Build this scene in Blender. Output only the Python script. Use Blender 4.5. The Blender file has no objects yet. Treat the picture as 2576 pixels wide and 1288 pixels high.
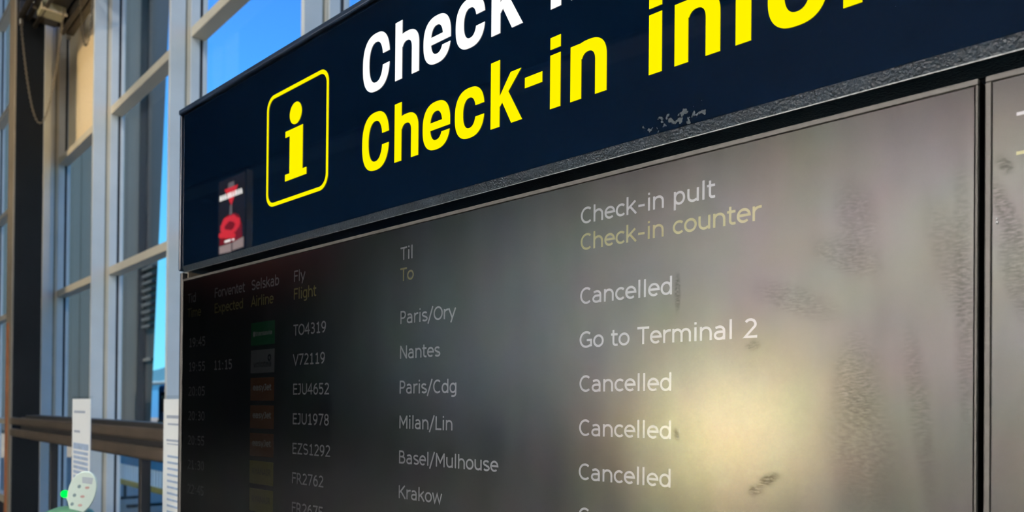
import bpy, bmesh, math, random
from mathutils import Matrix, Vector

random.seed(7)
scene = bpy.context.scene
COL = scene.collection
PI = math.pi

# ------------------------------------------------------------------ camera
yaw, pitch, roll = math.radians(47.393), math.radians(0.3856), math.radians(0.4995)
fwd = Vector((-math.sin(yaw) * math.cos(pitch), math.cos(yaw) * math.cos(pitch), math.sin(pitch)))
rgt = Vector((math.cos(yaw), math.sin(yaw), 0))
upv = rgt.cross(fwd)
r2 = math.cos(roll) * rgt + math.sin(roll) * upv
u2 = -math.sin(roll) * rgt + math.cos(roll) * upv
cam = bpy.data.cameras.new('camera')
cam.sensor_width = 36.0
cam.lens = 36.0 * 1915.0 / 2576.0
cam.shift_y = (1012.8 - 644.0) / 2576.0
cam.clip_start, cam.clip_end = 0.02, 2000
cam.dof.use_dof = True
cam.dof.focus_distance = 0.90
cam.dof.aperture_fstop = 7.5
cam_ob = bpy.data.objects.new('camera', cam)
COL.objects.link(cam_ob)
m = Matrix((r2, u2, -fwd)).transposed().to_4x4()
m.translation = (0, 0, 1.6)
cam_ob.matrix_world = m
scene.camera = cam_ob

# ------------------------------------------------------------------ world, exposure
vs = scene.view_settings
vs.view_transform = 'Standard'
vs.look = 'None'
vs.exposure = 0.0
vs.gamma = 1.0
world = bpy.data.worlds.new('sky')
scene.world = world
world.use_nodes = True
wn = world.node_tree
wn.nodes.clear()
w_tc = wn.nodes.new('ShaderNodeTexCoord')
w_sep = wn.nodes.new('ShaderNodeSeparateXYZ')
w_ramp = wn.nodes.new('ShaderNodeValToRGB')
w_bg = wn.nodes.new('ShaderNodeBackground')
w_out = wn.nodes.new('ShaderNodeOutputWorld')
wn.links.new(w_tc.outputs['Generated'], w_sep.inputs[0])
wn.links.new(w_sep.outputs['Z'], w_ramp.inputs[0])
wn.links.new(w_ramp.outputs[0], w_bg.inputs[0])
wn.links.new(w_bg.outputs[0], w_out.inputs[0])
cr = w_ramp.color_ramp
cr.elements[0].position = 0.0
cr.elements[0].color = (0.24, 0.80, 1.0, 1)
cr.elements[1].position = 1.0
cr.elements[1].color = (0.045, 0.17, 0.62, 1)
e = cr.elements.new(0.12); e.color = (0.17, 0.68, 1.0, 1)
e = cr.elements.new(0.32); e.color = (0.085, 0.42, 1.0, 1)
e = cr.elements.new(0.52); e.color = (0.05, 0.235, 0.86, 1)
w_bg.inputs[1].default_value = 1.35

sun = bpy.data.lights.new('sun', 'SUN')
sun.energy = 4.0
sun.color = (1.0, 0.90, 0.74)
sun.angle = 0.01
sun_ob = bpy.data.objects.new('sun', sun)
COL.objects.link(sun_ob)
sun_ob.location = (0, -20, 40)
sun_ob.rotation_euler = Vector((0.30, 0.62, -0.88)).to_track_quat('-Z', 'Y').to_euler()

# ------------------------------------------------------------------ helpers: materials
def new_mat(name):
    mt = bpy.data.materials.new(name)
    mt.use_nodes = True
    nt = mt.node_tree
    nt.nodes.clear()
    out = nt.nodes.new('ShaderNodeOutputMaterial')
    return mt, nt, out

def mat(name, color, rough=0.5, metal=0.0, vary=0.08, scale=6.0, bump=0.0, bscale=60.0, spec=0.5):
    """principled surface with procedural colour variation and optional fine relief"""
    mt, nt, out = new_mat(name)
    p = nt.nodes.new('ShaderNodeBsdfPrincipled')
    p.inputs['Roughness'].default_value = rough
    p.inputs['Metallic'].default_value = metal
    p.inputs['Specular IOR Level'].default_value = spec
    tc = nt.nodes.new('ShaderNodeTexCoord')
    nz = nt.nodes.new('ShaderNodeTexNoise')
    nz.inputs['Scale'].default_value = scale
    nz.inputs['Detail'].default_value = 4
    nt.links.new(tc.outputs['Object'], nz.inputs['Vector'])
    rp = nt.nodes.new('ShaderNodeValToRGB')
    rp.color_ramp.elements[0].position = 0.3
    rp.color_ramp.elements[1].position = 0.7
    rp.color_ramp.elements[0].color = [c * (1 - vary) for c in color[:3]] + [1]
    rp.color_ramp.elements[1].color = [min(1, c * (1 + vary)) for c in color[:3]] + [1]
    nt.links.new(nz.outputs['Fac'], rp.inputs[0])
    nt.links.new(rp.outputs[0], p.inputs['Base Color'])
    if bump:
        n2 = nt.nodes.new('ShaderNodeTexNoise')
        n2.inputs['Scale'].default_value = bscale
        n2.inputs['Detail'].default_value = 3
        nt.links.new(tc.outputs['Object'], n2.inputs['Vector'])
        b = nt.nodes.new('ShaderNodeBump')
        b.inputs['Strength'].default_value = bump
        b.inputs['Distance'].default_value = 0.002
        nt.links.new(n2.outputs['Fac'], b.inputs['Height'])
        nt.links.new(b.outputs[0], p.inputs['Normal'])
    nt.links.new(p.outputs[0], out.inputs[0])
    return mt

def emit(name, color, strength):
    mt, nt, out = new_mat(name)
    em = nt.nodes.new('ShaderNodeEmission')
    em.inputs[0].default_value = (*color, 1)
    em.inputs[1].default_value = strength
    nt.links.new(em.outputs[0], out.inputs[0])
    return mt

def glass(name, tint, refl=0.07, rough=0.0):
    mt, nt, out = new_mat(name)
    t = nt.nodes.new('ShaderNodeBsdfTransparent')
    t.inputs[0].default_value = (*tint, 1)
    g = nt.nodes.new('ShaderNodeBsdfGlossy')
    g.inputs['Roughness'].default_value = rough
    mx = nt.nodes.new('ShaderNodeMixShader')
    mx.inputs[0].default_value = refl
    nt.links.new(t.outputs[0], mx.inputs[1])
    nt.links.new(g.outputs[0], mx.inputs[2])
    nt.links.new(mx.outputs[0], out.inputs[0])
    return mt

# ------------------------------------------------------------------ helpers: objects
def mesh_obj(name, verts, faces, material, parent=None, smooth=False):
    me = bpy.data.meshes.new(name)
    me.from_pydata([tuple(v) for v in verts], [], faces)
    me.validate()
    me.update()
    if smooth:
        me.polygons.foreach_set('use_smooth', [True] * len(me.polygons))
    ob = bpy.data.objects.new(name, me)
    COL.objects.link(ob)
    if material:
        me.materials.append(material)
    if parent:
        ob.parent = parent
    return ob

def bm_obj(name, bm, material, parent=None, smooth=False):
    me = bpy.data.meshes.new(name)
    bm.to_mesh(me)
    bm.free()
    if smooth:
        me.polygons.foreach_set('use_smooth', [True] * len(me.polygons))
    me.materials.append(material)
    ob = bpy.data.objects.new(name, me)
    COL.objects.link(ob)
    if parent:
        ob.parent = parent
    return ob

def box_bm(bm, x0, x1, y0, y1, z0, z1, bevel=0.0, seg=2):
    b2 = bmesh.new()
    bmesh.ops.create_cube(b2, size=1.0)
    for v in b2.verts:
        v.co = Vector(((x0 + x1) / 2 + v.co.x * (x1 - x0), (y0 + y1) / 2 + v.co.y * (y1 - y0), (z0 + z1) / 2 + v.co.z * (z1 - z0)))
    if bevel > 0:
        bmesh.ops.bevel(b2, geom=b2.edges[:], offset=bevel, segments=seg, profile=0.5, affect='EDGES')
    tmp = bpy.data.meshes.new('tmp')
    b2.to_mesh(tmp)
    b2.free()
    bm.from_mesh(tmp)
    bpy.data.meshes.remove(tmp)

def box(name, x0, x1, y0, y1, z0, z1, material, parent=None, bevel=0.0, seg=2):
    bm = bmesh.new()
    box_bm(bm, x0, x1, y0, y1, z0, z1, bevel, seg)
    return bm_obj(name, bm, material, parent)

def tube_bm(bm, pts, r, n=10, cap=True):
    """a tube swept along a list of points"""
    pts = [Vector(p) for p in pts]
    rings = []
    up = Vector((0, 0, 1))
    for i, p in enumerate(pts):
        d = (pts[min(i + 1, len(pts) - 1)] - pts[max(i - 1, 0)]).normalized()
        a = d.cross(up)
        if a.length < 1e-4:
            a = d.cross(Vector((1, 0, 0)))
        a.normalize()
        b = d.cross(a).normalized()
        rr = r[i] if isinstance(r, (list, tuple)) else r
        rings.append([bm.verts.new(p + a * math.cos(2 * PI * k / n) * rr + b * math.sin(2 * PI * k / n) * rr) for k in range(n)])
    for i in range(len(rings) - 1):
        for k in range(n):
            bm.faces.new((rings[i][k], rings[i][(k + 1) % n], rings[i + 1][(k + 1) % n], rings[i + 1][k]))
    if cap:
        bm.faces.new(rings[0][::-1])
        bm.faces.new(rings[-1])

def tube(name, pts, r, material, parent=None, n=12):
    bm = bmesh.new()
    tube_bm(bm, pts, r, n)
    bmesh.ops.recalc_face_normals(bm, faces=bm.faces[:])
    return bm_obj(name, bm, material, parent, smooth=True)

def lathe(name, profile, material, parent=None, loc=(0, 0, 0), n=32):
    bm = bmesh.new()
    rings = []
    for r, z in profile:
        rings.append([bm.verts.new((loc[0] + max(r, 1e-4) * math.cos(2 * PI * k / n), loc[1] + max(r, 1e-4) * math.sin(2 * PI * k / n), loc[2] + z)) for k in range(n)])
    for i in range(len(rings) - 1):
        for k in range(n):
            bm.faces.new((rings[i][k], rings[i][(k + 1) % n], rings[i + 1][(k + 1) % n], rings[i + 1][k]))
    bm.faces.new(rings[0][::-1])
    bm.faces.new(rings[-1])
    bmesh.ops.recalc_face_normals(bm, faces=bm.faces[:])
    return bm_obj(name, bm, material, parent, smooth=True)

def empty(name, loc=(0, 0, 0), rz=0.0):
    ob = bpy.data.objects.new(name, None)
    ob.empty_display_size = 0.1
    COL.objects.link(ob)
    ob.location = loc
    ob.rotation_euler = (0, 0, rz)
    return ob

def tag(ob, label=None, cat=None, group=None, kind=None):
    if label: ob['label'] = label
    if cat: ob['category'] = cat
    if group: ob['group'] = group
    if kind: ob['kind'] = kind
    return ob

# ------------------------------------------------------------------ materials
M_white_alu = mat('pale_aluminium', (0.62, 0.63, 0.62), 0.45, 0, 0.05, 3)
M_cream_alu = mat('cream_aluminium', (0.60, 0.54, 0.42), 0.45, 0, 0.05, 3)
M_gasket = mat('rubber_gasket', (0.02, 0.022, 0.024), 0.6)
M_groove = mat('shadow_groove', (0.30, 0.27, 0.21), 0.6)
M_glass = glass('window_glass', (0.94, 0.975, 0.985), 0.045)
M_blind = mat('beige_fabric', (0.82, 0.67, 0.44), 0.9, 0, 0.05, 40, 0.3, 400)
M_column = mat('black_steel_paint', (0.0038, 0.0050, 0.0066), 0.5, 0, 0.15, 3, spec=0.12)
M_column_front = mat('warm_lit_steel', (0.21, 0.175, 0.13), 0.5, 0, 0.1, 3)  # warm lamplight on dark grey paint, put into the colour
M_rust = mat('rust_brown_paint', (0.36, 0.13, 0.05), 0.6, 0, 0.2, 10)
M_rail = mat('dark_brown_board', (0.060, 0.046, 0.034), 0.38, 0, 0.25, 5)
M_dark = mat('black_metal', (0.012, 0.012, 0.013), 0.45, 0, 0.1)
M_steel = mat('dull_steel', (0.20, 0.175, 0.135), 0.35, 0.9, 0.15)
M_machine = mat('dark_machine_paint', (0.05, 0.043, 0.034), 0.45, 0.3, 0.2)
M_motor = mat('pale_olive_paint', (0.42, 0.41, 0.28), 0.4, 0, 0.08)
M_floor = mat('polished_stone_floor', (0.024, 0.025, 0.025), 0.75, 0, 0.12, 0.8, spec=0.08)
M_ceiling = mat('dark_grey_ceiling', (0.055, 0.055, 0.058), 0.8)
M_white_wall = mat('white_plaster', (0.82, 0.78, 0.745), 0.85, 0, 0.04, 1.0)
M_lower_tone = mat('brown_lower_tone', (0.09, 0.078, 0.062), 0.6, 0, 0.1, 2.0)
M_slate_wall = mat('blue_grey_wall', (0.40, 0.49, 0.52), 0.8, 0, 0.06, 1.0)
M_dark_wall = mat('charcoal_cladding', (0.010, 0.012, 0.013), 0.7, 0, 0.1, 1.0)
M_paper = mat('white_paper', (0.93, 0.93, 0.93), 0.8, 0, 0.02)
M_ink = mat('grey_ink', (0.42, 0.46, 0.56), 0.8)
M_ink_blue = mat('pale_blue_ink', (0.40, 0.50, 0.68), 0.8, 0, 0.15, 30)
M_acrylic = glass('clear_acrylic', (0.99, 0.995, 0.995), 0.04, 0.05)
M_green = mat('green_plastic', (0.10, 0.24, 0.14), 0.4)
M_plate = mat('pale_green_white_plastic', (0.78, 0.90, 0.80), 0.4, 0, 0.02)
M_icon = mat('grey_green_print', (0.22, 0.32, 0.34), 0.6)
M_icon_red = mat('faded_red_print', (0.62, 0.40, 0.36), 0.6)
M_led = emit('green_indicator', (0.0, 1.0, 0.07), 1.6)
M_black_plastic = mat('black_plastic', (0.0012, 0.0016, 0.002), 0.5, 0, 0.1, spec=0.08)

# ------------------------------------------------------------------ the room
WY = 2.128                       # front of the mullions
BAY = 2.313
X_M = [-6.52 + BAY * k for k in range(-5, 7)]     # left edge of each mullion
X_L, X_R = -30.0, 7.4
Y_B = -13.0
Z_C = 9.75

def struct(ob):
    ob['kind'] = 'structure'
    return ob

struct(box('floor', X_L, X_R, Y_B, 2.46, -0.12, 0.0, M_floor))
struct(box('ceiling', X_L, X_R, Y_B, 2.46, Z_C, Z_C + 0.15, M_ceiling))
wb = struct(empty('wall_back', (0, Y_B, 0)))  # unseen wall, its tone zones invented to shape the displays' reflection
box('plaster_panel', -8.8, X_R, -0.15, 0.0, 1.35, 7.4, M_white_wall, wb)
box('lower_tone_zone', -8.8, X_R, -0.15, 0.02, 0, 1.35, M_lower_tone, wb)
box('slate_panel', -15.5, -8.8, -0.15, 0.0, 1.5, 7.4, M_slate_wall, wb)
box('slate_base', -15.5, -8.8, -0.15, 0.0, 0, 1.5, M_dark_wall, wb)
box('cladding_panel', X_L, -15.5, -0.15, 0.0, 0, 7.4, M_dark_wall, wb)
box('upper_cladding', X_L, X_R, -0.15, 0.0, 7.4, Z_C, M_dark_wall, wb)
struct(box('wall_right', X_R, X_R + 0.15, Y_B, 2.46, 0, Z_C, M_dark_wall))
struct(box('wall_left', X_L - 0.15, X_L, Y_B, 2.46, 0, Z_C, M_dark_wall))
# unseen gallery added at the back; its edge beam masks the added washers
gal = struct(empty('trim_1', (0, 0, 0)))
box('added_gallery_slab', X_L, X_R, Y_B, -9.0, 7.1, 7.4, M_ceiling, gal)
box('added_edge_beam', X_L, X_R, -9.12, -9.0, 5.05, 7.1, M_dark_wall, gal)

# window bays: each bay is the mullion at its left edge, its frame, its transoms and its panes
Z_T = [1.27, 2.965, 4.66, 6.355, 8.05]
for k in range(len(X_M) - 1):
    x0, x1 = X_M[k], X_M[k + 1]
    w = struct(empty('window_%d' % (k + 1), (x0, 2.42, 0)))
    def part(name, a, b, c, d, z0, z1, material, bevel=0.0):
        return box(name, a - x0, b - x0, c - 2.42, d - 2.42, z0, z1, material, w, bevel)
    part('mullion', x0, x0 + 0.042, WY, 2.246, 0, Z_C, M_white_alu, 0.002)
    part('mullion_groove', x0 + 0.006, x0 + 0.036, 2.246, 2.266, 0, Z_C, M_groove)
    part('mullion_lip', x0 - 0.002, x0 + 0.044, 2.266, 2.288, 0, Z_C, M_cream_alu, 0.002)
    part('frame_strip', x0 - 0.010, x0 + 0.052, 2.288, 2.362, 0, Z_C, M_white_alu, 0.002)
    part('gasket', x0 - 0.004, x0 + 0.046, 2.362, 2.388, 0, Z_C, M_gasket)
    part('outer_strip', x0 - 0.012, x0 + 0.054, 2.388, 2.424, 0, Z_C, M_white_alu)
    for zt in Z_T:
        part('transom', x0 + 0.052, x1 - 0.010, 2.290, 2.405, zt, zt + 0.082, M_cream_alu, 0.003)
    part('bottom_rail', x0 + 0.052, x1 - 0.010, 2.290, 2.405, 0.0, 0.12, M_cream_alu, 0.003)
    zz = [0.06] + [z + 0.04 for z in Z_T] + [Z_C]
    for a, b in zip(zz[:-1], zz[1:]):
        part('pane', x0 + 0.02, x1 + 0.02, 2.410, 2.418, a, b, M_glass)

# ------------------------------------------------------------------ steel column in front of the windows
colm = struct(empty('trim_2', (-10.66, 1.85, 0)))
colm['label'] = 'black steel column in front of the window wall with rust brown stripe'
box('column_web', -0.14, 0.18, -0.13, 0.15, 0, Z_C, M_column, colm, 0.004)
box('front_flange', -0.14, 0.18, -0.15, -0.13, 0, Z_C, M_column_front, colm, 0.003)
box('rust_stripe', -0.10, 0.05, -0.154, -0.15, 0.0, 2.55, M_rust, colm)

# ------------------------------------------------------------------ added lamps out of view: back wall wash and hall fill
M_wash = emit('added_wall_wash', (1.0, 0.945, 0.90), 1450.0)  # panels added to light the back wall that glows in the displays
for i in range(6):
    x = -5.6 + 2.3 * i
    t = empty('added_light_panel', (x, -10.9, 7.1))
    box('housing', -0.8, 0.8, -0.45, 0.45, -0.08, 0.0, M_dark, t)
    box('diffuser', -0.76, 0.76, -0.41, 0.41, -0.095, -0.08, M_wash, t)
    tag(t, 'added rectangular warm light panel, unseen, washing the back wall', 'ceiling light', 'added wall wash panels')

M_panel = emit('added_cool_fill', (0.90, 0.96, 1.0), 28.0)  # fill added to brighten the mullion sides
for x in (-4.5, -0.5, 3.5):
    for y in (-2.0, -5.0):
        t = empty('added_light_panel', (x, y, Z_C))
        box('housing', -1.05, 1.05, -0.55, 0.55, -0.10, 0.0, M_dark, t)
        box('diffuser', -1.0, 1.0, -0.5, 0.5, -0.115, -0.10, M_panel, t)
        tag(t, 'added cool white fill panel, unseen, on the high dark ceiling', 'ceiling light', 'added hall fill panels')

def spot(name, loc, target, power, color, angle, blend, radius):
    ld = bpy.data.lights.new(name, 'SPOT')
    ld.energy = power
    ld.color = color
    ld.spot_size = math.radians(angle)
    ld.spot_blend = blend
    ld.shadow_soft_size = radius
    ob = bpy.data.objects.new(name, ld)
    COL.objects.link(ob)
    ob.location = loc
    ob.rotation_euler = (Vector(target) - Vector(loc)).to_track_quat('-Z', 'Y').to_euler()
    return ob

spot('added_warm_spot', (-7.2, -4.2, 6.4), (-10.2, 2.3, 4.9), 1250, (1.0, 0.76, 0.42), 36, 1.0, 0.15)  # added spot, out of view, for the warm tone on blind and transoms

# ------------------------------------------------------------------ the totem frame: board space is s (right), d (towards the viewer = -y), h (up)
BRD = math.radians(4.153)
BX, BY = -1.6323, 0.5652

def board_empty(name, s=0.0):
    c, sn = math.cos(BRD), math.sin(BRD)
    return empty(name, (BX + s * c, BY + s * sn, 0), BRD)

S_END = 2.905
tot = board_empty('information_totem')
tag(tot, 'black steel totem frame that carries the navy sign and both flight displays', 'stand')
box('back_panel', -0.0125, S_END, 0.055, 0.075, 0.0, 1.876, M_black_plastic, tot)
box('side_post', -0.0125, -0.0015, 0.0, 0.055, 0.0, 1.876, M_dark, tot, 0.002)
box('side_post', S_END - 0.011, S_END, 0.0, 0.055, 0.0, 1.876, M_dark, tot, 0.002)
box('lower_panel', 0.0, S_END - 0.012, 0.012, 0.055, 0.03, 1.035, M_dark, tot, 0.002)
box('foot_plate', -0.05, S_END + 0.04, -0.20, 0.28, 0.0, 0.012, M_dark, tot, 0.003)
box('gap_spacer', 0.0115, 0.0145, 0.006, 0.055, 1.861, 1.8755, M_column_front, tot)

# ------------------------------------------------------------------ bold lettering of the sign
def flat_mesh(name, polys, material, parent, d=0.0, ds=0.0, dh=0.0, sc=1.0):
    """polys: lists of (x, y) in board space; laid at depth d in front of the face"""
    verts, faces = [], []
    for pl in polys:
        i0 = len(verts)
        verts += [(ds + x * sc, -d, dh + y * sc) for x, y in pl]
        faces.append(tuple(range(i0, i0 + len(pl))))
    ob = mesh_obj(name, verts, faces, material, parent)
    bm = bmesh.new()
    bm.from_mesh(ob.data)
    for f in bm.faces:
        if f.normal.y > 0:
            f.normal_flip()
    bm.to_mesh(ob.data)
    bm.free()
    return ob

def sup(cx, cy, rx, ry, t, p=2.5):
    c, s = math.cos(t), math.sin(t)
    return (cx + rx * math.copysign(abs(c) ** (2 / p), c), cy + ry * math.copysign(abs(s) ** (2 / p), s))

def cut_t(cy, ry, yc, right, p=2.5):
    v = min(1.0, abs(yc - cy) / ry) ** (p / 2)
    t = math.asin(v)
    if yc < cy:
        t = -t
    return t if right else PI - t

def ring(cx, cy, rx, ry, tx, ty, o0, o1, i0, i1, n=40, p=2.5, pin=2.3):
    out = []
    for k in range(n):
        a, b = k / n, (k + 1) / n
        q = [sup(cx, cy, rx, ry, o0 + (o1 - o0) * a, p), sup(cx, cy, rx, ry, o0 + (o1 - o0) * b, p),
             sup(cx, cy, rx - tx, ry - ty, i0 + (i1 - i0) * b, pin), sup(cx, cy, rx - tx, ry - ty, i0 + (i1 - i0) * a, pin)]
        out.append(q)
    return out

def rect(x0, y0, x1, y1):
    return [(x0, y0), (x1, y0), (x1, y1), (x0, y1)]

H, XH, ST, TH = 0.0842, 0.0635, 0.0160, 0.0132    # cap height, x height, stem, thin stroke

def open_bowl(w, h, up, lo):
    cx, cy, rx, ry = w / 2, h / 2, w / 2, h / 2 + 0.0012
    o0 = cut_t(cy, ry, up, True); o1 = 2 * PI + cut_t(cy, ry, lo, True)
    i0 = cut_t(cy, ry - TH, up, True, 2.3); i1 = 2 * PI + cut_t(cy, ry - TH, lo, True, 2.3)
    return ring(cx, cy, rx, ry, ST, TH, o0, o1, i0, i1, 56)

def arch(x0, x1, h):
    cx, rx = (x0 + x1) / 2, (x1 - x0) / 2
    ry = 0.026
    cy = h + 0.0012 - ry
    pl = ring(cx, cy, rx, ry, ST, TH, 0, PI * 0.86, 0, PI * 0.86, 24)
    pl.append(rect(x1 - ST, 0, x1, cy))
    return pl

def g_C(): return open_bowl(0.0657, H, 0.60 * H, 0.40 * H)
def g_c(): return open_bowl(0.0557, XH, 0.61 * XH, 0.38 * XH)
def g_e():
    w = 0.0567
    cx, cy, rx, ry = w / 2, XH / 2, w / 2, XH / 2 + 0.0012
    yb = 0.42 * XH
    lo = 0.33 * XH
    pl = ring(cx, cy, rx, ry, ST, TH, cut_t(cy, ry, yb, True), 2 * PI + cut_t(cy, ry, lo, True) - 0.0,
              cut_t(cy, ry - TH, yb, True, 2.3), 2 * PI + cut_t(cy, ry - TH, lo, True, 2.3), 56)
    pl.append(rect(ST * 0.7, yb, w - ST * 0.6, yb + 0.0105))
    return pl
def g_h(): return [rect(0, 0, ST, H)] + arch(0.0, 0.0536, XH)
def g_n(): return [rect(0, 0, ST, XH)] + arch(0.0, 0.0515, XH)
def g_m(): return [rect(0, 0, ST, XH)] + arch(0.0, 0.0480, XH) + arch(0.0480 - ST, 0.0800, XH)
def g_k():
    return [rect(0, 0, ST, H), [(ST, 0.0245), (ST, 0.0385), (0.0345, XH), (0.0525, XH)],
            [(0.0205, 0.0290), (0.0300, 0.0420), (0.0545, 0), (0.0360, 0)]]
def g_i(): return [rect(0, 0, ST, XH), rect(0, 0.0700, ST, H)]
def g_hy(): return [rect(0, 0.0362, 0.0282, 0.0490)]
def g_o():
    w = 0.0560
    return ring(w / 2, XH / 2, w / 2, XH / 2 + 0.0012, ST, TH, 0, 2 * PI, 0, 2 * PI, 64)
def g_f():
    return [rect(0.007, 0, 0.007 + ST, 0.0640), rect(0, XH - 0.0115, 0.0330, XH)] + \
        ring(0.0290, 0.0610, 0.0220, 0.0240, ST, TH, PI * 0.5, PI, PI * 0.5, PI, 14) + [rect(0.0285, H + 0.0008 - TH, 0.0345, H + 0.0008)]
def g_r():
    return [rect(0, 0, ST, XH)] + ring(0.030, 0.038, 0.030, 0.0265, ST, TH, PI * 0.45, PI * 0.86, PI * 0.45, PI * 0.86, 14)
def g_t():
    return [rect(0.007, 0.012, 0.007 + ST, 0.078), rect(0, XH - 0.0115, 0.0330, XH)] + \
        ring(0.0270, 0.0200, 0.0200, 0.0200, ST, TH, PI, PI * 1.5, PI, PI * 1.5, 14) + [rect(0.0270, 0, 0.0330, TH)]
def g_a():
    w = 0.0540
    return [rect(w - ST, 0, w, 0.040)] + \
        ring(w / 2, XH - 0.0235, w / 2, 0.0247, ST, TH, 0, PI * 0.92, 0, PI * 0.92, 24) + \
        ring(0.0230, 0.0185, 0.0230, 0.0197, ST, TH * 0.85, PI * 0.5, PI * 1.5, PI * 0.5, PI * 1.5, 24) + \
        [rect(0.0230, 0.0382 - TH * 0.85, w - ST, 0.0382), rect(0.0230, -0.0012, w - ST, TH * 0.85 - 0.0012)]

WORDS = [('C', g_C, 0.6298), ('h', g_h, 0.7085), ('e', g_e, 0.7714), ('c', g_c, 0.8375), ('k', g_k, 0.9046), ('hyphen', g_hy, 0.9631),
         ('i', g_i, 1.0035), ('n', g_n, 1.0342), ('i', g_i, 1.1405), ('n', g_n, 1.1715), ('f', g_f, 1.2322), ('o', g_o, 1.2716),
         ('r', g_r, 1.3409), ('m', g_m, 1.3830), ('a', g_a, 1.4735), ('t', g_t, 1.5345), ('i', g_i, 1.5790), ('o', g_o, 1.6050), ('n', g_n, 1.6730)]

# navy sign face: glossy acrylic with faint dust, chips near the lower edge
def sign_material():
    mt, nt, out = new_mat('navy_sign_acrylic')
    N, L = nt.nodes, nt.links
    p = N.new('ShaderNodeBsdfPrincipled')
    tc = N.new('ShaderNodeTexCoord')
    nz = N.new('ShaderNodeTexNoise'); nz.inputs['Scale'].default_value = 3.0; nz.inputs['Detail'].default_value = 3
    L.new(tc.outputs['Object'], nz.inputs['Vector'])
    rp = N.new('ShaderNodeValToRGB')
    rp.color_ramp.elements[0].color = (0.0007, 0.0034, 0.0105, 1)
    rp.color_ramp.elements[1].color = (0.0012, 0.0052, 0.0148, 1)
    L.new(nz.outputs['Fac'], rp.inputs[0])
    # fine dust specks
    dz = N.new('ShaderNodeTexNoise'); dz.inputs['Scale'].default_value = 700.0; dz.inputs['Detail'].default_value = 2
    L.new(tc.outputs['Object'], dz.inputs['Vector'])
    dr = N.new('ShaderNodeValToRGB'); dr.color_ramp.elements[0].position = 0.73; dr.color_ramp.elements[1].position = 0.80
    L.new(dz.outputs['Fac'], dr.inputs[0])
    # chipped patch beside the lower edge
    mp = N.new('ShaderNodeMapping')
    mp.inputs['Location'].default_value = (-1.175 * 16, 0, -1.897 * 70)
    mp.inputs['Scale'].default_value = (16, 1, 70)
    L.new(tc.outputs['Object'], mp.inputs['Vector'])
    ln = N.new('ShaderNodeVectorMath'); ln.operation = 'LENGTH'
    L.new(mp.outputs[0], ln.inputs[0])
    cz = N.new('ShaderNodeTexNoise'); cz.inputs['Scale'].default_value = 130.0; cz.inputs['Detail'].default_value = 5
    L.new(tc.outputs['Object'], cz.inputs['Vector'])
    sb = N.new('ShaderNodeMath'); sb.operation = 'MULTIPLY_ADD'
    sb.inputs[1].default_value = -0.22; sb.inputs[2].default_value = 0.12
    L.new(ln.outputs['Value'], sb.inputs[0])
    ad = N.new('ShaderNodeMath'); ad.operation = 'ADD'
    L.new(cz.outputs['Fac'], ad.inputs[0]); L.new(sb.outputs[0], ad.inputs[1])
    cr_ = N.new('ShaderNodeValToRGB'); cr_.color_ramp.elements[0].position = 0.585; cr_.color_ramp.elements[1].position = 0.63
    L.new(ad.outputs[0], cr_.inputs[0])
    mxv = N.new('ShaderNodeMath'); mxv.operation = 'MAXIMUM'
    L.new(dr.outputs[0], mxv.inputs[0]); L.new(cr_.outputs[0], mxv.inputs[1])
    mx = N.new('ShaderNodeMixRGB')
    mx.inputs[2].default_value = (0.07, 0.08, 0.085, 1)
    L.new(mxv.outputs[0], mx.inputs[0])
    L.new(rp.outputs[0], mx.inputs[1])
    L.new(mx.outputs[0], p.inputs['Base Color'])
    rr = N.new('ShaderNodeMapRange'); rr.inputs[3].default_value = 0.008; rr.inputs[4].default_value = 0.014
    L.new(nz.outputs['Fac'], rr.inputs[0])
    L.new(rr.outputs[0], p.inputs['Roughness'])
    p.inputs['Specular IOR Level'].default_value = 0.95
    L.new(p.outputs[0], out.inputs[0])
    return mt

M_sign = sign_material()
M_sign_rim = mat('navy_sign_rim', (0.006, 0.014, 0.030), 0.30, 0, 0.15, 8, 0.15, 300)
M_sign_lip = mat('navy_textured_lip', (0.010, 0.017, 0.025), 0.36, 0, 0.3, 40, 0.9, 420, spec=0.3)
M_yellow = emit('backlit_yellow', (1.0, 0.86, 0.0), 1.05)
M_white_lit = emit('backlit_white', (1.0, 1.0, 0.97), 1.15)

M_edge = mat('worn_bare_edge', (0.26, 0.28, 0.29), 0.30, 1.0, 0.5, 300)
sg = board_empty('check_in_sign')
tag(sg, 'navy backlit overhead sign with yellow and white check-in lettering above the displays', 'sign')
box('face_panel', -0.0045, S_END - 0.008, 0.0, 0.040, 1.8885, 2.2040, M_sign, sg)
box('top_rim', -0.0125, S_END, -0.007, 0.046, 2.2046, 2.2160, M_sign_rim, sg, 0.0035, 3)
box('side_rim', -0.0125, -0.0045, -0.004, 0.046, 1.8790, 2.2050, M_sign_rim, sg, 0.003, 3)
box('side_rim', S_END - 0.008, S_END, -0.004, 0.046, 1.8790, 2.2050, M_sign_rim, sg, 0.003, 3)
box('back_box', -0.0125, S_END, 0.046, 0.17, 1.8780, 2.2160, M_sign_rim, sg, 0.003)
box('lip_edge', -0.0045, S_END - 0.008, 0.0052, 0.0075, 1.8768, 1.8778, M_edge, sg)
lip = [(-0.0045, 0.0005, 1.8885), (-0.0045, 0.0065, 1.8776), (-0.0045, 0.044, 1.8776), (-0.0045, 0.044, 1.8885)]
lv = [(x, y, z) for x in (-0.0045, S_END - 0.008) for _, y, z in lip]
mesh_obj('bottom_lip', lv, [(0, 1, 5, 4), (1, 2, 6, 5), (2, 3, 7, 6), (3, 0, 4, 7), (3, 2, 1, 0), (4, 5, 6, 7)], M_sign_lip, sg)

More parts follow.
